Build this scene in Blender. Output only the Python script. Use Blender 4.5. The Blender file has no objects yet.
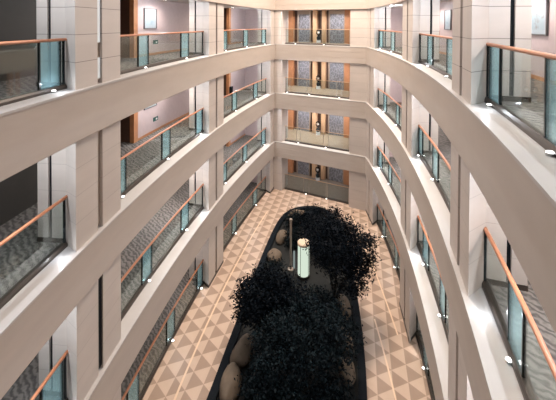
import bpy, bmesh, math, random
from mathutils import Vector, Matrix
random.seed(7)
SC = bpy.context.scene
COL = SC.collection
H = 3.5            # storey height
LV = [0.0, 3.5, 7.0, 10.5]
STOREY = ['ground floor', 'first gallery up', 'second gallery up', 'topmost gallery']

# ------------------------------------------------------------------ materials
def s2l(c):
    c /= 255.0
    return c / 12.92 if c <= 0.04045 else ((c + 0.055) / 1.055) ** 2.4
def rgb(r, g, b): return (s2l(r), s2l(g), s2l(b), 1.0)

class NT:
    def __init__(s, name):
        s.m = bpy.data.materials.new(name); s.m.use_nodes = True
        s.t = s.m.node_tree; s.t.nodes.clear()
        s.out = s.t.nodes.new('ShaderNodeOutputMaterial')
    def n(s, typ, **kw):
        nd = s.t.nodes.new(typ)
        for k, v in kw.items(): setattr(nd, k, v)
        return nd
    def l(s, a, b): s.t.links.new(a, b)
    def math(s, op, a, b=None, clamp=False):
        nd = s.n('ShaderNodeMath', operation=op, use_clamp=clamp)
        for i, v in enumerate((a, b)):
            if v is None: continue
            if isinstance(v, (int, float)): nd.inputs[i].default_value = v
            else: s.l(v, nd.inputs[i])
        return nd.outputs[0]
    def mix(s, fac, a, b):
        nd = s.n('ShaderNodeMix', data_type='RGBA')
        if isinstance(fac, (int, float)): nd.inputs['Factor'].default_value = fac
        else: s.l(fac, nd.inputs['Factor'])
        for i, v in ((6, a), (7, b)):
            if isinstance(v, tuple): nd.inputs[i].default_value = v
            else: s.l(v, nd.inputs[i])
        return nd.outputs[2]
    def pos(s):
        g = s.n('ShaderNodeNewGeometry'); sp = s.n('ShaderNodeSeparateXYZ')
        s.l(g.outputs['Position'], sp.inputs[0]); return g.outputs['Position'], sp.outputs
    def noise(s, vec, scale, detail=3.0):
        nd = s.n('ShaderNodeTexNoise'); s.l(vec, nd.inputs['Vector'])
        nd.inputs['Scale'].default_value = scale; nd.inputs['Detail'].default_value = detail
        return nd.outputs['Fac']
    def mapping(s, vec, scale):
        nd = s.n('ShaderNodeMapping'); s.l(vec, nd.inputs['Vector']); nd.inputs['Scale'].default_value = scale
        return nd.outputs[0]
    def principled(s, col, rough=0.5, metal=0.0, spec=0.5):
        p = s.n('ShaderNodeBsdfPrincipled')
        if isinstance(col, tuple): p.inputs['Base Color'].default_value = col
        else: s.l(col, p.inputs['Base Color'])
        p.inputs['Roughness'].default_value = rough; p.inputs['Metallic'].default_value = metal
        p.inputs['Specular IOR Level'].default_value = spec
        s.l(p.outputs[0], s.out.inputs[0]); return p

def plain(name, col, rough=0.5, metal=0.0, spec=0.5, var=0.0, scale=3.0):
    t = NT(name)
    if var:
        P, _ = t.pos()
        f = t.noise(P, scale)
        d = tuple(c * (1 - var) for c in col[:3]) + (1,); u = tuple(min(1, c * (1 + var)) for c in col[:3]) + (1,)
        t.principled(t.mix(f, d, u), rough, metal, spec)
    else:
        t.principled(col, rough, metal, spec)
    return t.m

def emit(name, col, strength):
    t = NT(name); e = t.n('ShaderNodeEmission'); e.inputs[0].default_value = col; e.inputs[1].default_value = strength
    t.l(e.outputs[0], t.out.inputs[0]); return t.m

def stone(name, col, joints=None, jw=0.006, offs=0.0, dark=0.35):
    """pale stone with faint veins; joints = height of one course"""
    t = NT(name); P, xyz = t.pos()
    v = t.noise(t.mapping(P, (0.5, 0.5, 2.2)), 1.6, 5.0)
    d = tuple(c * 0.88 for c in col[:3]) + (1,); u = tuple(min(1, c * 1.1) for c in col[:3]) + (1,)
    c = t.mix(v, d, u)
    if joints:
        z = t.math('ADD', xyz['Z'], offs)
        m = t.math('MODULO', z, H) if joints != H else z
        m = t.math('ABSOLUTE', t.math('SUBTRACT', t.math('FRACT', t.math('DIVIDE', m, joints)), 0.5))
        k = t.math('LESS_THAN', m, jw / joints)
        c = t.mix(t.math('MULTIPLY', k, 1 - dark), c, tuple(x * 0.3 for x in col[:3]) + (1,))
    t.principled(c, 0.42, 0, 0.35)
    return t.m

STONE = (0.415, 0.355, 0.312, 1)
M = {}
M['spandrel'] = stone('stone_spandrel', STONE)
M['ledge'] = stone('stone_ledge', (0.44, 0.41, 0.395, 1))
M['pier'] = stone('stone_pier', (0.47, 0.41, 0.37, 1), joints=0.6, offs=0.31, jw=0.005, dark=0.62)
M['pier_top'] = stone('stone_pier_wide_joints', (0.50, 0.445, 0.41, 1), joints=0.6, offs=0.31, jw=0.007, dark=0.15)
M['ceil'] = plain('ceiling_plaster', (0.62, 0.58, 0.55, 1), 0.8)
M['wallpaper'] = plain('corridor_wallcovering', (0.51, 0.405, 0.40, 1), 0.6, var=0.08, scale=6)
M['shadewall'] = plain('panelling_painted_shade', (0.055, 0.048, 0.042, 1), 0.5, var=0.12, scale=4)  # shade of the unlit near left corridor, painted into the wall colour
M['wood'] = plain('orange_wood', (0.46, 0.205, 0.095, 1), 0.4, var=0.2, scale=5)
M['wood_pale'] = plain('pale_wood', (0.56, 0.35, 0.20, 1), 0.4, var=0.15, scale=5)
M['wood_dark'] = plain('dark_brown_wood', (0.09, 0.045, 0.03, 1), 0.4, var=0.2, scale=5)
M['rail'] = plain('copper_brown_rail', (0.42, 0.165, 0.08, 1), 0.4, var=0.12, scale=8)
M['bronze'] = plain('dark_bronze', (0.05, 0.038, 0.031, 1), 0.4, 0.3)
M['bronze_pale'] = plain('pale_bronze', (0.33, 0.265, 0.215, 1), 0.3, 0.3)
M['slotwhite'] = plain('pale_slot_glass', (0.72, 0.78, 0.82, 1), 0.25)
M['black'] = plain('black_gap', (0.006, 0.007, 0.009, 1), 0.5, 0, 0.1)
M['post'] = plain('black_post', (0.012, 0.016, 0.018, 1), 0.25)
M['spot'] = emit('spot_lens', (1.0, 0.98, 0.95, 1), 9.0)
M['downlens'] = emit('downlight_lens', (1.0, 0.9, 0.78, 1), 12.0)
M['steel'] = plain('brushed_steel', (0.5, 0.5, 0.5, 1), 0.3, 1.0)
M['white'] = plain('white_plastic', (0.8, 0.8, 0.8, 1), 0.4)
M['green'] = plain('green_sign', (0.006, 0.07, 0.06, 1), 0.4)
M['frame'] = plain('picture_frame_grey', (0.16, 0.15, 0.15, 1), 0.35, 0.3)
M['mat'] = plain('picture_mat', (0.34, 0.39, 0.42, 1), 0.4)
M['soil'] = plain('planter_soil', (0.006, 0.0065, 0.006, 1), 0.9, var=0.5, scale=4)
M['kerb'] = plain('black_granite', (0.004, 0.006, 0.009, 1), 0.5, 0, 0.05)
M['trunk'] = plain('trunk_bark', (0.03, 0.024, 0.018, 1), 0.9, var=0.3, scale=9)
M['glowtop'] = plain('lamp_cap', (0.55, 0.42, 0.30, 1), 0.4)
M['glow'] = emit('lamp_glass_glow', (0.86, 1.0, 0.83, 1), 0.85)
M['tube'] = emit('lamp_tube_glow', (0.75, 0.9, 0.85, 1), 0.3)

def glass(name, tint, gloss=0.10, frost=0.0, frostcol=(0.2, 0.45, 0.48, 1)):
    t = NT(name)
    tr = t.n('ShaderNodeBsdfTransparent'); tr.inputs[0].default_value = tint
    gl = t.n('ShaderNodeBsdfGlossy'); gl.inputs['Roughness'].default_value = 0.03; gl.inputs[0].default_value = (1, 1, 1, 1)
    base = tr.outputs[0]
    if frost:
        df = t.n('ShaderNodeBsdfDiffuse'); df.inputs[0].default_value = frostcol
        tl = t.n('ShaderNodeBsdfTranslucent'); tl.inputs[0].default_value = frostcol
        a = t.n('ShaderNodeMixShader'); a.inputs[0].default_value = 0.5
        t.l(df.outputs[0], a.inputs[1]); t.l(tl.outputs[0], a.inputs[2])
        b = t.n('ShaderNodeMixShader'); b.inputs[0].default_value = frost
        t.l(tr.outputs[0], b.inputs[1]); t.l(a.outputs[0], b.inputs[2]); base = b.outputs[0]
    fr = t.n('ShaderNodeFresnel'); fr.inputs[0].default_value = 1.4
    k = t.math('MULTIPLY', fr.outputs[0], gloss * 10, clamp=True)
    x = t.n('ShaderNodeMixShader'); t.l(k, x.inputs[0]); t.l(base, x.inputs[1]); t.l(gl.outputs[0], x.inputs[2])
    t.l(x.outputs[0], t.out.inputs[0]); return t.m
M['glass'] = glass('clear_glass', (0.88, 0.92, 0.91, 1), 0.02)
M['fin'] = glass('frosted_teal_glass', (0.76, 0.94, 0.97, 1), 0.04, 0.22, (0.55, 0.84, 0.92, 1))
M['slotglass'] = glass('slot_glass', (0.5, 0.5, 0.5, 1), 0.10)

def carpet_mat():
    t = NT('patterned_grey_carpet'); P, xyz = t.pos()
    w = t.n('ShaderNodeTexWave', wave_type='BANDS', bands_direction='DIAGONAL')
    t.l(t.mapping(P, (1, 1, 1)), w.inputs['Vector'])
    w.inputs['Scale'].default_value = 3.2; w.inputs['Distortion'].default_value = 7.0
    w.inputs['Detail'].default_value = 2.0; w.inputs['Detail Scale'].default_value = 1.6
    n = t.noise(P, 11.0, 2.0)
    k = t.math('MULTIPLY', t.math('ADD', w.outputs['Fac'], n), 0.5)
    k = t.math('MULTIPLY', t.math('SUBTRACT', k, 0.25), 2.0, clamp=True)
    c = t.mix(k, (0.095, 0.088, 0.082, 1), (0.225, 0.205, 0.19, 1))
    t.principled(c, 0.95, 0, 0.1); return t.m
M['carpet'] = carpet_mat()
M['lobby_dark'] = plain('brown_lobby_floor', (0.20, 0.155, 0.12, 1), 0.35, var=0.25, scale=5)
M['lobby'] = plain('tan_lobby_floor', (0.36, 0.27, 0.19, 1), 0.25, var=0.15, scale=2)

def tile_mat():
    """triangular two-tone tiles on a slanted lattice plus curved pale inlay strips"""
    t = NT('triangle_tile_floor'); P, xyz = t.pos()
    ax, ay, bx, by = 0.14, 0.60, 0.567, 0.191
    det = ax * by - ay * bx
    X = t.math('SUBTRACT', xyz['X'], -3.83); Y = t.math('SUBTRACT', xyz['Y'], 11.70)
    m = t.math('ADD', t.math('MULTIPLY', X, by / det), t.math('MULTIPLY', Y, -bx / det))
    n = t.math('ADD', t.math('MULTIPLY', Y, ax / det), t.math('MULTIPLY', X, -ay / det))
    fm = t.math('FRACT', m); fn = t.math('FRACT', n)
    s = t.math('ADD', fm, fn)
    dark = t.math('LESS_THAN', s, 1.0)
    def line(v, w): return t.math('LESS_THAN', t.math('ABSOLUTE', v), w)
    nz = t.noise(P, 3.0, 4.0)
    light = t.mix(nz, (0.46, 0.335, 0.255, 1), (0.55, 0.41, 0.32, 1))
    dk = t.mix(nz, (0.285, 0.198, 0.148, 1), (0.34, 0.242, 0.183, 1))
    c = t.mix(dark, light, dk)
    # curved strips: x - curve(y)
    def curve(k0, k1, k2):
        y = xyz['Y']
        return t.math('ADD', t.math('ADD', t.math('MULTIPLY', t.math('MULTIPLY', y, y), k2), t.math('MULTIPLY', y, k1)), k0)
    def strip(k, off, y0, y1, w):
        d = t.math('SUBTRACT', t.math('SUBTRACT', xyz['X'], curve(*k)), off)
        g = t.math('MULTIPLY', line(d, w), t.math('MULTIPLY', t.math('GREATER_THAN', xyz['Y'], y0), t.math('LESS_THAN', xyz['Y'], y1)))
        return g
    kl = (-4.8902, -0.03269, 0.0085088)
    pale = (0.68, 0.50, 0.35, 1)
    for g in (strip(kl, 1.05, 4, 21.5, 0.035), strip((1.94, 0.27, -0.0089), 0.0, 4, 13.6, 0.03), strip((3.30, 0.17, -0.005), 0.0, 12.9, 21, 0.03)):
        c = t.mix(g, c, pale)
    t.principled(c, 0.35, 0, 0.35); return t.m
M['tile'] = tile_mat()

def leaf_mat(name, a, b):
    t = NT(name); oi = t.n('ShaderNodeNewGeometry')
    c = t.mix(oi.outputs['Random Per Island'], a, b)
    t.principled(c, 0.6, 0, 0.06); return t.m
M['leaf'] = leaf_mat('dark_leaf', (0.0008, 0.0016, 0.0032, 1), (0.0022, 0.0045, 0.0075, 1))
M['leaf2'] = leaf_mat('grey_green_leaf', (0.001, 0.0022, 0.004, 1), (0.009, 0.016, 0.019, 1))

def rock_mat():
    t = NT('tan_rock'); P, _ = t.pos()
    a = t.noise(t.mapping(P, (1, 1, 1)), 2.5, 6.0)
    t.principled(t.mix(a, (0.05, 0.035, 0.023, 1), (0.19, 0.135, 0.092, 1)), 0.75); return t.m
M['rock'] = rock_mat()

def art_mat(name, seed, warm):
    t = NT(name); P, _ = t.pos()
    a = t.noise(t.mapping(P, (1, 1, 1.2)), 3.0 + seed, 6.0)
    k = t.math('MULTIPLY', t.math('SUBTRACT', a, 0.52), 5.0, clamp=True)
    t.principled(t.mix(k, (0.29, 0.36, 0.40, 1), warm), 0.3, 0, 0.5); return t.m
M['art'] = art_mat('pale_blue_print', 0, (0.20, 0.28, 0.33, 1))
M['art2'] = art_mat('pale_grey_print', 2, (0.22, 0.18, 0.16, 1))

def lift_mat():
    t = NT('etched_lift_door'); P, _ = t.pos()
    v = t.n('ShaderNodeTexVoronoi', feature='DISTANCE_TO_EDGE'); t.l(t.mapping(P, (1, 1, 0.5)), v.inputs['Vector']); v.inputs['Scale'].default_value = 7.0
    k = t.math('LESS_THAN', v.outputs['Distance'], 0.09)
    t.principled(t.mix(k, (0.20, 0.20, 0.22, 1), (0.33, 0.335, 0.37, 1)), 0.3, 0.5); return t.m
M['lift'] = lift_mat()

# ------------------------------------------------------------------ plan curves
CL = (-4.8902, -0.03269, 0.0085088); CR = (1.6628, 0.41601, -0.0099430)
def C(side, y, off=0.0):
    c = CL if side == 'L' else CR
    x = c[0] + c[1] * y + c[2] * y * y; dx = c[1] + 2 * c[2] * y
    n = Vector((1, -dx)).normalized()
    if side == 'R': n = -n
    return Vector((x, y)) + n * off
B0 = Vector((0.45, 24.46)); B1 = Vector((4.83, 22.34)); BD = (B1 - B0).normalized(); BN = Vector((BD.y, -BD.x))
if BN.y > 0: BN = -BN
BL = (B1 - B0).length
def P2(side, s, off=0.0):
    return (B0 + BD * s + BN * off) if side == 'B' else C(side, s, off)
def tang(side, s):
    if side == 'B': return math.atan2(BD.y, BD.x)
    a, b = C(side, s - .01), C(side, s + .01); d = b - a
    return math.atan2(d.y, d.x)

# ------------------------------------------------------------------ helpers
def link(name, bm, mat, parent=None, smooth=False):
    bmesh.ops.recalc_face_normals(bm, faces=bm.faces)
    me = bpy.data.meshes.new(name); bm.to_mesh(me); bm.free()
    if smooth:
        for p in me.polygons: p.use_smooth = True
    for m in (mat if isinstance(mat, (list, tuple)) else [mat]): me.materials.append(m)
    o = bpy.data.objects.new(name, me); COL.objects.link(o)
    if parent:
        o.parent = parent
        o.matrix_parent_inverse = parent_inv(parent)
    return o
def parent_inv(p):
    m = Matrix.LocRotScale(p.location, p.rotation_euler, p.scale) if p.parent is None else (parent_w(p))
    return m.inverted()
def parent_w(p):
    m = p.matrix_basis.copy(); q = p
    while q.parent:
        m = q.parent.matrix_basis @ q.matrix_parent_inverse @ m if False else (q.parent.matrix_basis @ (q.matrix_parent_inverse @ m))
        q = q.parent
    return m
def thing(name, label, cat, loc=(0, 0, 0), rot=0.0, group=None):
    o = bpy.data.objects.new(name, None); COL.objects.link(o); o.empty_display_size = 0.2
    o.location = loc; o.rotation_euler = (0, 0, rot)
    return tag(o, label, cat, group)
def tag(o, label, cat, group=None, kind=None):
    o['label'] = label; o['category'] = cat
    if group: o['group'] = group
    if kind: o['kind'] = kind
    return o
def struct(o, label, cat):
    return tag(o, label, cat, None, 'structure')

def sweep(bm, side, s0, s1, prof, n=1):
    """sweep the closed profile [(off, z), ...] along a facade"""
    rings = []
    for i in range(n + 1):
        s = s0 + (s1 - s0) * i / n
        rings.append([bm.verts.new((*P2(side, s, o), z)) for o, z in prof])
    k = len(prof)
    for a, b in zip(rings, rings[1:]):
        for j in range(k):
            bm.faces.new((a[j], a[(j + 1) % k], b[(j + 1) % k], b[j]))
    bm.faces.new(rings[0]); bm.faces.new(list(reversed(rings[-1])))
def box_prof(o0, o1, z0, z1): return [(o0, z0), (o1, z0), (o1, z1), (o0, z1)]
def sbox(bm, side, s0, s1, o0, o1, z0, z1, n=1): sweep(bm, side, s0, s1, box_prof(o0, o1, z0, z1), n)
def prism(bm, pts, z0, z1):
    a = [bm.verts.new((p[0], p[1], z0)) for p in pts]; b = [bm.verts.new((p[0], p[1], z1)) for p in pts]
    n = len(pts)
    for i in range(n): bm.faces.new((a[i], a[(i + 1) % n], b[(i + 1) % n], b[i]))
    bm.faces.new(list(reversed(a))); bm.faces.new(b)
def box(bm, x0, x1, y0, y1, z0, z1):
    prism(bm, [(x0, y0), (x1, y0), (x1, y1), (x0, y1)], z0, z1)
def lathe(bm, prof, cx=0, cy=0, n=24):
    rings = []
    for r, z in prof:
        rings.append([bm.verts.new((cx + r * math.cos(2 * math.pi * i / n), cy + r * math.sin(2 * math.pi * i / n), z)) for i in range(n)])
    for a, b in zip(rings, rings[1:]):
        for i in range(n): bm.faces.new((a[i], a[(i + 1) % n], b[(i + 1) % n], b[i]))
    bm.faces.new(list(reversed(rings[0]))); bm.faces.new(rings[-1])
def tube(bm, pts, radii, n=8):
    rings = []
    for i, p in enumerate(pts):
        p = Vector(p); d = (Vector(pts[min(i + 1, len(pts) - 1)]) - Vector(pts[max(i - 1, 0)])).normalized()
        u = d.orthogonal().normalized() if abs(d.z) > .99 else d.cross(Vector((0, 0, 1))).normalized(); v = d.cross(u)
        r = radii[i] if isinstance(radii, (list, tuple)) else radii
        rings.append([bm.verts.new(p + (u * math.cos(2 * math.pi * k / n) + v * math.sin(2 * math.pi * k / n)) * r) for k in range(n)])
    for a, b in zip(rings, rings[1:]):
        for k in range(n): bm.faces.new((a[k], a[(k + 1) % n], b[(k + 1) % n], b[k]))
    bm.faces.new(list(reversed(rings[0]))); bm.faces.new(rings[-1])
def nb(): return bmesh.new()

# ------------------------------------------------------------------ facade layout
FO = 0.42          # outer face of the spandrels, in front of the balustrade line
PO = 0.34          # front of the piers
SOF = 2.40         # clear height under the spandrel
INNER = {'L': -2.15, 'R': -2.15, 'B': -2.6}
BAYS = {'L': [(1.2, 7.55), (9.0, 15.5), (16.9, 24.0)],
        'R': [(1.2, 6.5), (7.5, 13.05), (14.25, 20.45)],
        'B': [(0.0, BL)]}
PIERS = {'L': [(-0.4, -.2, 1.2), (7.3, 7.52, 9.0), (15.25, 15.47, 16.9), (23.85, 24.05, 25.15)],
         'R': [(-0.4, -.2, 1.2), (6.0, 6.42, 7.5), (12.5, 13.0, 14.25), (20.0, 20.4, 21.75)],
         'B': [(-0.95, -.95, 0.0), (BL, BL, BL + 1.25)]}
SPAN = {'L': (-1.5, 25.0), 'R': (-1.5, 21.55), 'B': (-0.8, BL + 1.1)}
SIDE = {'L': 'left', 'R': 'right', 'B': 'back'}
BAYNAME = {'L': ['nearest left bay', 'middle left bay', 'far left bay'],
           'R': ['nearest right bay', 'middle right bay', 'far right bay'],
           'B': ['end wall']}

# ---- slabs, carpets, ceilings, spandrels
for side in 'LRB':
    s0, s1 = SPAN[side]; n = 1 if side == 'B' else 40
    nm = SIDE[side]; inn = INNER[side] - 1.4
    for k in range(4):
        z = LV[k]; zc = z + 2.5
        bm = nb(); sbox(bm, side, s0, s1, inn, 0.03, zc, z + 3.46, n)
        struct(link('ceiling', bm, M['ceil']), 'plain plaster ceiling over the %s of the %s side' % (STOREY[k], nm), 'ceiling')
        bm = nb(); lift = .006 if side == 'B' else 0.0
        sbox(bm, side, s0, s1, inn, -0.005, (z - 0.04 if k else .004) , z + 0.02 - lift, n)
        struct(link('floor', bm, (M['lobby'] if k else M['lobby_dark']) if side == 'B' else M['carpet']),
               ('polished lobby floor' if side == 'B' else 'grey patterned carpet') + ' on the %s of the %s side' % (STOREY[k], nm), 'floor')
    for k in range(1, 5):
        z = H * k
        top = z if k < 4 else z + 1.6
        bm = nb()
        # face with two shallow horizontal shadow joints
        g = 0.012
        pr = [(0.02, z - 1.1), (FO - .02, z - 1.1), (FO, z - 1.08)]
        for q in ((z - 0.74, z - 0.38) if side == 'B' else ()):
            pr += [(FO, q - .010), (FO - g, q - .007), (FO - g, q + .007), (FO, q + .010)]
        pr += [(FO, top - 0.045), (0.02, top - 0.045)]
        sweep(bm, side, s0, s1, pr, n)
        w = link('wall_%s' % nm, bm, M['spandrel'])
        struct(w, 'beige stone spandrel band under the %s of the %s side' % (STOREY[k] if k < 4 else 'roof', nm), 'wall')
        if k < 4:
            bm = nb(); sbox(bm, side, s0, s1, 0.0, FO + .015, z - 0.045, z, n)
            link('ledge', bm, M['ledge'], w)
    # corridor wall
    for k in range(4):
        pass

# ---- piers: stone front with a bronze slot, black shadow gap, rear panel, dark skirting
def pier(side, a, a2, b, k):
    z0 = LV[k]; z1 = z0 + 2.52
    w = b - a; c = (a + b) / 2; hs = 0.09
    pts = []
    def q(s, o): return tuple(P2(side, s, o))
    if side == 'B' or w < 0.9:
        pl = [(a, -.40), (b, -.40), (b, PO), (a, PO)]
    else:
        pl = [(a2, -.40), (b, -.40), (b, PO), (c + hs, PO), (c + hs, PO - .12), (c - hs, PO - .12), (c - hs, PO), (a, PO), (a2, -.05)]
    bm = nb(); prism(bm, [q(*p) for p in pl], z0, z1)
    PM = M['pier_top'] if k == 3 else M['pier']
    o = link('pillar', bm, PM)
    if len(pl) > 4:
        bm = nb(); dp = .03 if (side == 'L' and k == 1 and a < 9) else .07; sbox(bm, side, c - hs + .004, c + hs - .004, PO - .119, PO - dp, z0 + .08, z1 - .12)
        link('slot_panel', bm, M['black'] if (side == 'L' and k == 1 and a < 9) else M['bronze_pale'], o)
        if side == 'L' and k == 3 and a > 5 and a < 9:
            for q0, q1 in ((.12, .62), (.98, 2.0)):
                bm = nb(); sbox(bm, side, c - hs + .03, c + hs - .03, PO - .06, PO - .03, z0 + q0, z0 + q1); link('slot_glass', bm, M['slotwhite'], o)
        if k == 0 and side == 'L' or side == 'R':
            bm = nb()
            for j in (0.62, 1.22, 1.82):
                sbox(bm, side, c - hs + .004, c + hs - .004, PO - .08, PO - .055, z0 + j - .02, z0 + j + .02)
            link('slot_bar', bm, M['ledge'], o)
    bm = nb(); sbox(bm, side, a2 + .05, b - .05, -.48, -.40, z0, z1); link('shadow_gap', bm, M['black'], o)
    bm = nb(); sbox(bm, side, a2, b, -.74, -.48, z0, z1); link('rear_panel', bm, PM, o)
    if side != 'B':
        bm = nb()
        if k: prism(bm, [q(a2 - .012, -.75), q(b + .012, -.75), q(b + .012, -.06), q(a2 - .012, -.06)], z0, z0 + .12)
        else: prism(bm, [q(a2 - .012, -.75), q(b + .012, -.75), q(b + .012, PO + .012), q(a - .012, PO + .012), q(a2 - .012, -.05)], z0, z0 + .12)
        link('skirting', bm, M['bronze'], o)
    return o
PN = {'L': ['left pier beside the viewer', 'left pier between the nearest and middle bays', 'left pier between the middle and far bays', 'left pier at the far corner'],
      'R': ['right pier beside the viewer', 'right pier between the nearest and middle bays', 'right pier between the middle and far bays', 'right pier at the far corner'],
      'B': ['end wall pier at the left of the opening', 'broad end wall pier at the right of the opening']}
for side in 'LRB':
    for i, (a, a2, b) in enumerate(PIERS[side]):
        for k in range(4):
            struct(pier(side, a, a2, b, k), 'beige stone %s, %s' % (PN[side][i], STOREY[k]), 'pillar')

# ---- corridor walls (left / right): lengths of wall with recesses framed in orange wood
WALLTOP = 2.5
RECESS = {'L': [(3.4, 5.0), (11.9, 13.5), (20.9, 22.5)], 'R': [(2.6, 4.2), (10.6, 12.0), (17.2, 18.6)]}
doorno = 0
for side in 'LR':
    for k in range(4):
        z0 = LV[k]; z1 = z0 + WALLTOP
        s = SPAN[side][0]
        cuts = RECESS[side]
        segs = []
        for a, b in cuts: segs.append((s, a)); s = b
        segs.append((s, 24.9 if side == 'L' else 21.5))
        for i, (a, b) in enumerate(segs):
            bm = nb(); sbox(bm, side, a, b, INNER[side] - .14, INNER[side], z0, z1, max(1, int((b - a) * 1.5)))
            m = M['shadewall'] if (side == 'L' and i <= 1 and False) else M['wallpaper']
            w = link('wall_%s' % SIDE[side], bm, m)
            struct(w, 'pinkish corridor wall, %s, %s' % (STOREY[k], ['near end', 'behind the nearest pier', 'behind the middle bay', 'far end'][i] + ' of the ' + SIDE[side] + ' side'), 'wall')
            bm = nb(); sbox(bm, side, a + .002, b - .002, INNER[side], INNER[side] + .018, z0, z0 + .12, max(1, int((b - a) * 1.5)))
            link('skirting', bm, M['wood'], w)
        for i, (a, b) in enumerate(cuts):
            doorno += 1
            o = INNER[side]
            bm = nb()
            sbox(bm, side, a, b, o - 1.30, o - 1.2, z0, z1)
            sbox(bm, side, a - .1, a, o - 1.3, o - .14, z0, z1); sbox(bm, side, b, b + .1, o - 1.3, o - .14, z0, z1)
            d = link('door_%d' % doorno, bm, M['wood_dark'])
            struct(d, 'dark wooden room door in an orange framed recess, %s, %s' % (STOREY[k], BAYNAME[side][i]), 'door')
            bm = nb()
            for e in (a, b):
                sg = 1 if e == b else -1
                lo, hi = (e - .06, e + .2) if e == b else (e - .2, e + .06)
                sbox(bm, side, lo, hi, o - .16, o + .03, z0, z1)
            link('door_frame', bm, M['wood'], d)
            bm = nb(); sbox(bm, side, a + .25, b - .25, o - 1.2, o - 1.17, z0, z0 + 2.15)
            dl = link('door_leaf', bm, M['wood_dark'], d)
            bm = nb(); sbox(bm, side, b - .42, b - .38, o - 1.17, o - 1.10, z0 + .98, z0 + 1.12)
            link('door_handle', bm, M['steel'], dl)
    for k in range(4):
        e = 24.85 if side == 'L' else 21.4
        bm = nb(); sbox(bm, side, e, e + .1, INNER[side] - 1.5, -.5, LV[k], LV[k] + 2.52)
        struct(link('wall_%s' % SIDE[side], bm, M['wallpaper']), 'short pinkish wall closing the far end of the %s corridor, %s' % (SIDE[side], STOREY[k]), 'wall')
# panelling of the nearest left bay, its unlit gloom put into the colour
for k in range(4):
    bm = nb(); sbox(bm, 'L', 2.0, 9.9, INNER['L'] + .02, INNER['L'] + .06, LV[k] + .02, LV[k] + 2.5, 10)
    w = link('wall_left', bm, M['shadewall'])
    struct(w, 'panelling painted with the shade of the unlit nearest left bay, %s' % STOREY[k], 'wall')
    bm = nb()
    for q in (5.2, 6.5, 7.8, 9.1):
        sbox(bm, 'L', q - .012, q + .012, INNER['L'] + .06, INNER['L'] + .064, LV[k] + .02, LV[k] + 2.5)
    link('panel_joint', bm, M['black'], w)

# ---- lift lobby behind the end wall opening
SCULPT_Z = []
for k in range(4):
    z0 = LV[k]; z1 = z0 + 2.5; o = INNER['B']
    bm = nb(); sbox(bm, 'B', -2.2, BL + 1.6, o - .5, o - .3, z0, z1)
    w = link('wall_back', bm, M['wood_dark'])
    struct(w, 'dark wooden lobby wall behind the end wall opening, %s' % STOREY[k], 'wall')
    for (a, b, m) in ((-1.3, -.42, 'wood'), (1.22, 1.56, 'wood_pale'), (1.95, 2.25, 'wood_pale'), (3.72, 4.6, 'wood')):
        bm = nb(); sbox(bm, 'B', a, b, o - .3, o, z0, z1); link('pilaster', bm, M[m], w)
    doorno += 1
    for nme, a, b, wd in (('left', -.02, .92, 0), ('right', 2.55, 3.62, 0)):
        bm = nb(); sbox(bm, 'B', a - .1, a, o - .3, o - .12, z0, z1); sbox(bm, 'B', b, b + .1, o - .3, o - .12, z0, z1); sbox(bm, 'B', a, b, o - .3, o - .12, z0 + 2.2, z1)
        doorno += 1
        d = link('door_%d' % doorno, bm, M['bronze_pale'])
        struct(d, '%s etched metal lift door in the end wall lobby, %s' % (nme, STOREY[k]), 'door')
        mid = (a + b) / 2
        for x0, x1 in ((a, mid - .004), (mid + .004, b)):
            bm = nb(); sbox(bm, 'B', x0, x1, o - .29, o - .2, z0, z0 + 2.2); link('door_leaf', bm, M['lift'], d)
    p = P2('B', 1.78, o + .22)
    t = thing('sculpture', 'black looped ornament on a white plinth between pale pilasters, %s lobby' % STOREY[k], 'sculpture', (p.x, p.y, z0 + .02), tang('B', 0), 'lobby sculptures')
    bm = nb(); box(bm, p.x - .14, p.x + .14, p.y - .14, p.y + .14, z0 + .02, z0 + .22); link('plinth', bm, M['white'], t)
    bm = nb(); lathe(bm, [(.11, z0 + .22), (.15, z0 + .30), (.15, z0 + .42), (.07, z0 + .52), (.05, z0 + .58)], p.x, p.y, 16); link('vase', bm, M['post'], t, True)
    bm = nb()
    pts = [(p.x + .15 * math.cos(u), p.y - .12 * math.cos(u) * .4, z0 + .80 + .20 * math.sin(u)) for u in [2 * math.pi * i / 16 for i in range(17)]]
    tube(bm, pts, .04, 8); link('ring', bm, M['post'], t, True)
    bm = nb(); bmesh.ops.create_uvsphere(bm, u_segments=12, v_segments=8, radius=.07, matrix=Matrix.Translation((p.x, p.y, z0 + .80))); link('ball', bm, M['white'], t, True)

# ---- atrium ground and enclosing wall behind the viewer
bm = nb()
pts = [tuple(P2('L', -1.6 + i * 1.36, -3.4)) for i in range(20)] + [(-1, 29.5), (8.5, 28), (11, 23)] + [tuple(P2('R', 21.6 - i * 1.45, -3.4)) for i in range(17)]
prism(bm, pts, -0.12, 0.0)
struct(link('floor', bm, M['tile']), 'beige and brown triangle tiled atrium floor', 'floor')
bm = nb(); box(bm, -9.5, 7.5, -2.0, -1.7, 0, 15.6)
struct(link('wall_front', bm, M['spandrel']), 'plain stone wall closing the near end of the atrium', 'wall')

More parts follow.
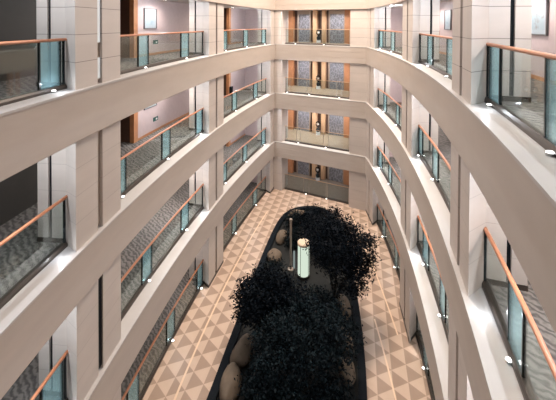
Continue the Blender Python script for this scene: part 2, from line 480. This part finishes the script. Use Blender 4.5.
# ------------------------------------------------------------------ balustrades
FINS = {('L', 3): [(4.0, 4.6), (6.75, 7.32), (10.5, 11.08), (13.4, 14.05), (17.5, 18.1), (20.35, 20.95), (23.2, 23.8)],
        ('L', 2): [(3.8, 4.4), (9.3, 9.83), (11.97, 12.55), (14.74, 15.33), (18.8, 19.4), (21.88, 22.5)],
        ('L', 1): [(4.0, 4.6), (6.75, 7.34), (10.7, 11.28), (13.42, 14.05), (17.5, 18.1), (20.32, 20.91), (23.2, 23.8)],
        ('L', 0): [(9.9, 10.5), (12.3, 12.9), (14.85, 15.42), (18.83, 19.43), (21.86, 22.5)],
        ('R', 3): [(3.4, 4.06), (5.71, 6.23), (8.95, 9.55), (11.19, 11.83), (17.16, 17.88), (19.5, 20.2)],
        ('R', 2): [(4.62, 5.17), (8.0, 8.6), (10.38, 11.03), (12.4, 12.95), (16.23, 16.8), (18.62, 19.24)],
        ('R', 1): [(3.4, 4.0), (9.4, 9.98), (11.41, 12.17), (15.0, 15.6), (17.5, 18.11), (19.43, 20.07)],
        ('R', 0): [(9.0, 9.6), (11.3, 11.9), (16.2, 16.8), (18.6, 19.2)],
        ('B', 3): [(0.75, 1.05), (2.85, 3.15)], ('B', 2): [(0.1, 0.45), (1.75, 2.1), (3.9, 4.25)], ('B', 1): [(1.0, 1.3), (3.0, 3.35)], ('B', 0): [(1.55, 1.95), (3.2, 3.3)]}
def balustrade(side, i, k):
    a, b = BAYS[side][i]; a += .10; b -= .10
    if side == 'R' and i == 0 or side == 'L' and i == 0: a = max(a, 1.6)
    z = LV[k]; zb = z + .10
    if side == 'B': lab = 'glass balustrade with slim brown rail across the end wall opening, %s' % STOREY[k]
    else: lab = 'glass balustrade with copper handrail, %s, %s' % (BAYNAME[side][i], STOREY[k])
    p = P2(side, (a + b) / 2, -.03)
    t = thing('balustrade', lab, 'balustrade', (p.x, p.y, z), 0, 'gallery balustrades')
    n = 1 if side == 'B' else 16
    bm = nb()
    sweep(bm, side, a, b, [(-.13, z + .02), (.03, z), (.03, z + .055), (.005, z + .10), (-.085, z + .10), (-.13, z + .06)], n)
    link('base_channel', bm, M['bronze'], t)
    bm = nb(); hr = .033 if side != 'B' else .016
    zr = z + 1.08
    pr = [(-.03 + hr * 1.15 * math.cos(u), zr + hr * math.sin(u)) for u in [2 * math.pi * j / 10 for j in range(10)]]
    sweep(bm, side, a - .06, b + .06, pr, n); link('handrail', bm, M['rail'] if side != 'B' else M['wood_pale'], t, False)
    fins = [(f0, f1) for f0, f1 in FINS[(side, k)] if f0 >= a - .3 and f1 <= b + .3]
    fins = [(max(f0, a + .02), min(f1, b - .02)) for f0, f1 in fins]
    cur = a + .01; panes = []
    for f0, f1 in fins:
        if f0 - cur > .1: panes.append((cur, f0 - .015))
        cur = f1 + .015
    if b - cur > .1: panes.append((cur, b - .01))
    for s0, s1 in panes:
        bm = nb(); sbox(bm, side, s0, s1, -.038, -.022, zb, zr - .02, max(1, int((s1 - s0) * 2)) if side != 'B' else 1); link('glass_pane', bm, M['glass'], t)
    for f0, f1 in fins:
        bm = nb(); sbox(bm, side, f0, f1, -.042, -.018, zb, zr - .02); link('frosted_pane', bm, M['fin'] if side != 'B' else M['glass'], t)
    es = sorted([a + .02, b - .02] + [e for f in fins for e in f])
    pw = .016 if side != 'B' else .010
    for e in es:
        bm = nb(); sbox(bm, side, e - pw, e + pw, -.052, -.008, zb, zr - .015); link('post', bm, M['post'] if side != 'B' else M['bronze_pale'], t)
    for f0, f1 in fins:
        c = f0 + (f1 - f0) * .5
        q = P2(side, c, .055)
        bm = nb(); lathe(bm, [(.05, z + .001), (.05, z + .03), (.042, z + .034)], q.x, q.y, 12)
        sl = link('spotlight', bm, M['steel'], t)
        bm = nb(); lathe(bm, [(.040, z + .0345), (.036, z + .044), (.015, z + .05)], q.x, q.y, 12); link('lens', bm, M['spot'], sl)
for side in 'LRB':
    for i in range(len(BAYS[side])):
        for k in range(4): balustrade(side, i, k)

# ------------------------------------------------------------------ pictures, signs
def wall_item_frame(side, s, z):
    p = P2(side, s, INNER[side]); return p
def picture(side, s0, s1, z0, z1, label, art):
    o = INNER[side]; c = (s0 + s1) / 2; p = P2(side, c, o)
    t = thing('framed_picture', label, 'picture', (p.x, p.y, z0), 0, 'pictures on the corridor walls')
    w = .035
    bm = nb()
    for a, b, c0, c1 in ((s0, s1, z0, z0 + w), (s0, s1, z1 - w, z1), (s0, s0 + w, z0 + w, z1 - w), (s1 - w, s1, z0 + w, z1 - w)):
        sbox(bm, side, a, b, o + .004, o + .055, c0, c1)
    link('picture_frame', bm, M['frame'], t)
    bm = nb(); sbox(bm, side, s0 + w, s1 - w, o + .004, o + .025, z0 + w, z1 - w); link('mount', bm, M['mat'], t)
    m = .11
    bm = nb(); sbox(bm, side, s0 + w + m, s1 - w - m, o + .025, o + .028, z0 + w + m, z1 - w - m); link('print', bm, art, t)
def sign(side, s0, s1, z0, z1, label):
    o = INNER[side]; p = P2(side, (s0 + s1) / 2, o)
    t = thing('room_sign', label, 'sign', (p.x, p.y, z0), 0, 'small signs on the corridor walls')
    bm = nb(); sbox(bm, side, s0, s1, o + .003, o + .02, z0, z1); link('plate', bm, M['green'], t)
    h = z1 - z0; w = s1 - s0
    bm = nb(); sbox(bm, side, s0 + w * .5, s0 + w * .8, o + .02, o + .024, z0 + h * .25, z0 + h * .62); link('pictogram', bm, M['white'], t)
for k in (1, 2, 3):
    z = LV[k]
    picture('L', 14.12, 15.02, z + 1.2, z + 2.1, 'pale framed print on the wall of the middle left bay, %s' % STOREY[k], M['art'])
    sign('L', 14.8, 15.15, z + .5, z + .68, 'small green sign on the wall of the middle left bay, %s' % STOREY[k])
for k in (2, 3):
    z = LV[k]
    picture('R', 8.87, 9.82, z + 1.18, z + 2.25, 'grey framed print on the wall behind the nearest right bay, %s' % STOREY[k], M['art2'])
    picture('R', 15.65, 16.35, z + 1.2, z + 2.13, 'framed print seen through the middle right bay, %s' % STOREY[k], M['art'])
sign('R', 9.95, 10.12, 10.5 + 1.5, 10.5 + 1.68, 'small dark sign left of the grey framed print, topmost gallery')
p = P2('L', 22.7, INNER['L'] + .1)
t = thing('fire_equipment_box', 'black box on the floor at the orange door frame, far left bay, second gallery', 'box', (p.x, p.y, 7.02), tang('L', 22.3))
bm = nb(); sbox(bm, 'L', 22.5, 22.72, INNER['L'] + .035, INNER['L'] + .2, 7.02, 7.62); link('body', bm, M['post'], t)
bm = nb(); sbox(bm, 'L', 22.53, 22.69, INNER['L'] + .2, INNER['L'] + .21, 7.1, 7.55); link('front_cover', bm, M['black'], t)

# ------------------------------------------------------------------ planter with rocks, trees and lamps
OUT = [(-2.75, 8.0), (-2.45, 9.2), (-2.1, 10.6), (-1.77, 12.26), (-1.35, 14.25), (-.78, 16.86), (-.25, 19.0), (.22, 20.4), (.8, 21.2), (1.62, 21.6), (2.6, 21.6), (3.25, 21.05), (3.56, 20.0), (3.66, 18.0), (3.6, 16.0), (3.38, 13.55), (3.1, 11.7), (2.88, 10.6), (2.55, 9.2), (2.2, 8.0), (1.2, 7.2), (-.3, 6.9), (-1.8, 7.2)]
def smooth_loop(pts, it=3):
    for _ in range(it):
        r = []
        for i in range(len(pts)):
            a, b = Vector(pts[i]), Vector(pts[(i + 1) % len(pts)])
            r += [tuple(a * .75 + b * .25), tuple(a * .25 + b * .75)]
        pts = r
    return pts
loop = smooth_loop(OUT, 2)
cen = Vector((sum(p[0] for p in loop) / len(loop), sum(p[1] for p in loop) / len(loop)))
def inset(pts, d):
    r = []; n = len(pts)
    for i in range(n):
        a, b = Vector(pts[i - 1]), Vector(pts[(i + 1) % n]); t_ = (b - a).normalized(); nn = Vector((t_.y, -t_.x))
        p = Vector(pts[i])
        if (cen - p).dot(nn) < 0: nn = -nn
        r.append(tuple(p + nn * d))
    return r
pl = thing('planter', 'long rounded black kerbed planter in the middle of the tiled floor', 'planter', (.8, 14, 0))
bm = nb(); inn_ = inset(loop, .27); n = len(loop)
prof = [(loop, 0.0), (loop, .30), (inn_, .30), (inn_, .12)]
rg = [[bm.verts.new((*p, z)) for p in L_] for L_, z in prof]
for a, b in zip(rg, rg[1:]):
    for i in range(n): bm.faces.new((a[i], a[(i + 1) % n], b[(i + 1) % n], b[i]))
link('kerb', bm, M['kerb'], pl)
bm = nb(); bm.faces.new([bm.verts.new((*p, .17)) for p in inset(loop, .26)]); link('soil', bm, M['soil'], pl)

def rock(cx, cy, lx, ly, h, rz, label, seed):
    rr = random.Random(seed)
    bm = nb(); bmesh.ops.create_icosphere(bm, subdivisions=3, radius=1.0)
    ph = [rr.uniform(0, 6.28) for _ in range(6)]
    for v in bm.verts:
        x, y, z = v.co
        f = 1 + .10 * math.sin(3 * x + ph[0]) * math.cos(2.5 * y + ph[1]) + .07 * math.sin(5 * z + ph[2] + 3 * x)
        ridge = max(0, .18 - abs(x + .1 * math.sin(3 * y + ph[3]))) * .9
        v.co = Vector((x * f * lx, y * f * ly, (z * f + ridge * (1 if z > 0 else 0)) * h))
    bmesh.ops.rotate(bm, verts=bm.verts, matrix=Matrix.Rotation(rz, 3, 'Z'))
    bmesh.ops.translate(bm, verts=bm.verts, vec=(cx, cy, .17 + h * .55))
    o = link('boulder', bm, M['rock'], None, True)
    return tag(o, label, 'boulder', 'boulders along the planter edge')
rock(-1.20, 11.80, .36, .56, .34, -.25, 'largest tan ridged boulder at the left kerb, low in the picture', 1)
rock(-1.48, 10.75, .34, .58, .34, -.1, 'tan ridged boulder at the left kerb just in front of the largest one', 2)
rock(-.12, 16.8, .34, .42, .28, .3, 'tan boulder at the left kerb level with the glowing lamp', 3)
rock(.25, 18.4, .30, .55, .25, -.3, 'low brown boulder at the left kerb beyond the lamp pole', 4)
rock(1.25, 20.6, .55, .30, .25, .35, 'flat tan boulder under the rounded far end of the kerb', 5)
rock(2.75, 20.5, .4, .28, .24, -.6, 'small tan boulder at the far right bend of the kerb', 6)
rock(2.72, 13.7, .30, .55, .34, .1, 'tan boulder at the right kerb under the spreading tree', 7)
rock(2.52, 12.3, .28, .50, .32, .1, 'dull tan boulder at the right kerb in front of the spreading tree', 8)
rock(2.36, 11.2, .28, .42, .30, .1, 'dull tan boulder at the right kerb lowest in the picture', 9)

def leaves(bm, blobs, n, size, rr, shell=.55):
    wts = [b[3] * b[4] * b[5] for b in blobs]
    # clumps give the ragged outline
    for b, w in zip(blobs, wts):
        m = int(n * w / sum(wts)); made = 0
        clumps = []
        for _ in range(max(10, m // 26)):
            d = Vector((rr.gauss(0, 1), rr.gauss(0, 1), rr.gauss(0, 1))).normalized()
            r = shell + (1.08 - shell) * rr.random() ** .7
            clumps.append(Vector((b[0] + d.x * b[3] * r, b[1] + d.y * b[4] * r, b[2] + d.z * b[5] * r)))
        for j in range(m):
            c = clumps[j % len(clumps)]
            p = c + Vector((rr.gauss(0, 1), rr.gauss(0, 1), rr.gauss(0, .8))) * .13
            if p.z < .2: p.z = .2 + rr.random() * .1
            u = Vector((rr.gauss(0, 1), rr.gauss(0, 1), rr.gauss(0, .6))).normalized()
            v = u.cross(Vector((rr.gauss(0, 1), rr.gauss(0, 1), rr.gauss(0, 1)))).normalized()
            L_ = size * rr.uniform(.7, 1.4); W = L_ * .42
            a = [bm.verts.new(p), bm.verts.new(p + u * L_ * .45 + v * W * .5), bm.verts.new(p + u * L_), bm.verts.new(p + u * L_ * .45 - v * W * .5)]
            bm.faces.new(a)
def tree(x, y, blobs, n, label, seed, size=.115, mat='leaf', stems=3, hgt=2.2):
    rr = random.Random(seed)
    t = thing('tree', label, 'tree', (x, y, .17), 0, 'trees in the planter')
    bm = nb()
    for q in range(stems):
        b = blobs[q % len(blobs)]
        pts = [(x + rr.uniform(-.1, .1), y + rr.uniform(-.1, .1), .15)]
        e = Vector((b[0] + rr.uniform(-.2, .2), b[1] + rr.uniform(-.2, .2), b[2]))
        s = Vector(pts[0])
        for j in range(1, 6):
            f = j / 5; p = s.lerp(e, f); p.x += rr.uniform(-.05, .05); p.y += rr.uniform(-.05, .05); pts.append(tuple(p))
        tube(bm, pts, [.07 * (1 - .7 * j / 5) for j in range(6)], 7)
    link('trunk', bm, M['trunk'], t, True)
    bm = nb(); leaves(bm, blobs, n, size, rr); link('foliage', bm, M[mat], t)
    return t
# (cx, cy, cz, rx, ry, rz)
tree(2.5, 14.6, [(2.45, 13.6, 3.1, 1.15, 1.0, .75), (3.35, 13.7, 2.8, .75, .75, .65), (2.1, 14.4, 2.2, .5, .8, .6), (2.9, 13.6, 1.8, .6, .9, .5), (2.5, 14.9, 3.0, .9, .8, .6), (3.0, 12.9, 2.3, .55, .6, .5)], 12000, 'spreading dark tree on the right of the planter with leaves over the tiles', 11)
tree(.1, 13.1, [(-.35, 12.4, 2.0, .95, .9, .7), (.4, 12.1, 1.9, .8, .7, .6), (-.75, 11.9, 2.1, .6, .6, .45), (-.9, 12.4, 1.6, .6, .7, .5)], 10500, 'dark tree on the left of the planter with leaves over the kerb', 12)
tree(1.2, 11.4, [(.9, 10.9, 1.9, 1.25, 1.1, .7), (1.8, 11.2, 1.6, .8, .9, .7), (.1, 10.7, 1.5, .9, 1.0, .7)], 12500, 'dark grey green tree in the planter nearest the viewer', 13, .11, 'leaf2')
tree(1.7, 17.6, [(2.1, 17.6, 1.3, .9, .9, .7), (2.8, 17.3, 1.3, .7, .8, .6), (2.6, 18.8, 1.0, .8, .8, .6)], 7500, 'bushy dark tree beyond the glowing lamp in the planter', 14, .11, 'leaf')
def shrub(x, y, rx, ry, rz, n, label, seed, mat='leaf2'):
    rr = random.Random(seed)
    bm = nb(); leaves(bm, [(x, y, .25 + rz * .7, rx, ry, rz)], int(n * 1.5), .11, rr, .3)
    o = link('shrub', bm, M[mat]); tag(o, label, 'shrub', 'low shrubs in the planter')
for i, (x, y, rx, ry, rz, nn, lab) in enumerate([
    (1.0, 19.7, .55, .5, .4, 900, 'low leafy shrub inside the far rounded end of the planter'),
    (2.0, 19.9, .6, .5, .5, 1000, 'dark leafy shrub at the far right end of the planter'),
    (.85, 18.0, .35, .6, .4, 700, 'low shrub behind the lamp pole'),
    (.2, 14.3, .55, .7, .35, 1500, 'dark shrub in front of the glowing lamp'),
    (1.7, 13.2, .9, 1.0, .6, 1600, 'dark shrub between the two larger trees'),
    (.2, 9.6, 1.1, 1.0, .7, 2000, 'dark shrub at the left of the planter cut by the bottom of the picture'),
    (1.6, 9.7, .9, 1.0, .6, 1800, 'dark shrub at the right of the planter cut by the bottom of the picture'),
    (-.5, 10.4, .6, .8, .5, 1100, 'dark shrub beside the left boulders'),
    (-.2, 15.2, .5, .8, .4, 900, 'low dark shrub along the left kerb below the lamp')]):
    shrub(x, y, rx, ry, rz, nn, lab, 40 + i)

# glowing lamp and pole
lx, ly = 1.24, 15.7
t = thing('bollard_lamp', 'glowing pale green glass cylinder lamp standing in the planter', 'lamp', (lx, ly, .17))
bm = nb(); lathe(bm, [(.30, .16), (.30, .30)], lx, ly, 28); link('base', bm, M['bronze'], t)
bm = nb(); lathe(bm, [(.265, .30), (.265, 1.68)], lx, ly, 28); link('glass_cylinder', bm, M['glow'], t, False)
bm = nb(); lathe(bm, [(.285, 1.68), (.285, 1.76), (.25, 1.79)], lx, ly, 28); link('cap', bm, M['glowtop'], t)
bm = nb()
for u in (0.9, 2.5, 4.1, 5.6): tube(bm, [(lx + .275 * math.cos(u), ly + .275 * math.sin(u), .3), (lx + .275 * math.cos(u), ly + .275 * math.sin(u), 1.7)], .012, 6)
link('cage_rod', bm, M['bronze'], t)
px, py = .66, 16.1
t = thing('lamp_post', 'slim pole with a pale light tube left of the glowing cylinder lamp', 'lamp', (px, py, .17))
bm = nb(); lathe(bm, [(.14, .16), (.14, .22), (.05, .24), (.05, 2.55), (.07, 2.56), (.07, 2.62)], px, py, 16); link('pole', bm, M['bronze_pale'], t)
bm = nb(); lathe(bm, [(.045, .3), (.045, 1.1)], px + .16, py - .05, 14); link('light_tube', bm, M['tube'], t)
bm = nb(); tube(bm, [(px, py, .7), (px + .16, py - .05, .7)], .015, 6); link('bracket', bm, M['bronze'], t)

# ------------------------------------------------------------------ lamps
def lamp(kind, name, loc, power, col, size=.3, spot=None, rot=None):
    d = bpy.data.lights.new(name, kind); d.energy = power; d.color = col
    if kind == 'POINT': d.shadow_soft_size = size
    if kind == 'SPOT': d.shadow_soft_size = size; d.spot_size = spot; d.spot_blend = .6
    if kind == 'AREA': d.shape = 'DISK'; d.size = size
    o = bpy.data.objects.new(name, d); COL.objects.link(o); o.location = loc
    if rot: o.rotation_euler = rot
    return o
WARM = (1.0, .90, .83); COOL = (.84, .92, 1.0)
DL_CAP = nb; proto = None
def downlight(p, z, label, group='recessed ceiling downlights'):
    t = thing('ceiling_downlight', label, 'downlight', (p.x, p.y, z), 0, group)
    bm = nb(); lathe(bm, [(.085, z - .018), (.085, z - .001)], p.x, p.y, 16); link('trim_ring', bm, M['steel'], t)
    bm = nb(); lathe(bm, [(.06, z - .024), (.065, z - .0185)], p.x, p.y, 16); link('lens', bm, M['downlens'], t)
BAYLIGHTS = {'L': [[(2.8, 0)], [(10.6, .4), (14.6, 1.0)], [(19.2, .7), (21.6, .7)]],
             'R': [[(3.0, .8), (5.6, .8)], [(9.2, .9), (11.9, .9)], [(16.4, .9), (19.4, .9)]]}
for side in 'LR':
    for i, lst in enumerate(BAYLIGHTS[side]):
        for k in range(4):
            for j, (s, w) in enumerate(lst):
                p = P2(side, s, INNER[side] + .75); zc = LV[k] + 2.5
                downlight(p, zc, 'round recessed downlight, %s end, %s, %s' % ('nearer' if j == 0 else 'farther', BAYNAME[side][i], STOREY[k]))
                if w: lamp('SPOT', 'downlight_beam', (p.x, p.y, zc - .04), 260 * w * (.4 if k == 0 else 1), WARM, .08, math.radians(164))
            # cool accent on the side of the pier that closes the bay
            a, b = BAYS[side][i]
            s = b - 1.6; p = P2(side, s, -.28)
            downlight(p, LV[k] + 2.5, 'round recessed downlight beside the closing pier, %s, %s' % (BAYNAME[side][i], STOREY[k]))
            lamp('POINT', 'pier_beam', (p.x, p.y, LV[k] + 2.36), (150, 150, 170)[i] if k else 40, COOL, 0.0)
            p = P2(side, b - (.5 if side == 'L' else .85), .2)
            lamp('POINT', 'floor_spot_beam', (p.x, p.y, LV[k] + .16), 3.5 if k else 1, COOL, 0.0)
for k in range(4):
    for j, s in enumerate((.5, 3.0)):
        p = P2('B', s, INNER['B'] + .9)
        downlight(p, LV[k] + 2.5, 'round recessed downlight in front of the %s lift door, %s' % (('left', 'right')[j], STOREY[k]))
        lamp('SPOT', 'lobby_beam', (p.x, p.y, LV[k] + 2.46), 420 if k else 130, (.97, .96, 1.0), .08, math.radians(160))
for k in range(1, 4):
    p = P2('B', .55, -.25); lamp('POINT', 'floor_spot_beam', (p.x, p.y, LV[k] + .5), 4, COOL, 0.0)
# warm fill light added over the far half of the atrium, no fixture
lamp('AREA', 'added_far_fill', (2.2, 18.5, 21.0), 4700, (1.0, .84, .69), 4.0)

# ------------------------------------------------------------------ sky through the glass roof
w = bpy.data.worlds.new('sky'); SC.world = w; w.use_nodes = True
w.node_tree.nodes['Background'].inputs[0].default_value = (.95, .96, 1.0, 1)
w.node_tree.nodes['Background'].inputs[1].default_value = 1.15

# ------------------------------------------------------------------ camera
cam = bpy.data.cameras.new('camera'); co = bpy.data.objects.new('camera', cam); COL.objects.link(co)
F, PPY, PITCH, ROLL, ZC = 340.0, 29.06, 0.01555, 0.004687, 11.946
cam.sensor_fit = 'HORIZONTAL'; cam.sensor_width = 36.0; cam.lens = 36.0 * F / 556.0
cam.shift_x = 0.0; cam.shift_y = -(200.0 - PPY) / 556.0
cam.clip_start = .05; cam.clip_end = 200
co.location = (0, 0, ZC)
co.rotation_euler = (Matrix.Rotation(math.pi / 2 - PITCH, 3, 'X') @ Matrix.Rotation(ROLL, 3, 'Z')).to_euler()
SC.camera = co

SC.view_settings.view_transform = 'Standard'; SC.view_settings.look = 'None'
SC.view_settings.exposure = -0.1; SC.view_settings.gamma = 1.0; SC.view_settings.use_curve_mapping = False
SC.cycles.use_denoising = True
SC.cycles.max_bounces = 8; SC.cycles.transparent_max_bounces = 16; SC.cycles.diffuse_bounces = 4
SC.cycles.sample_clamp_indirect = 8.0
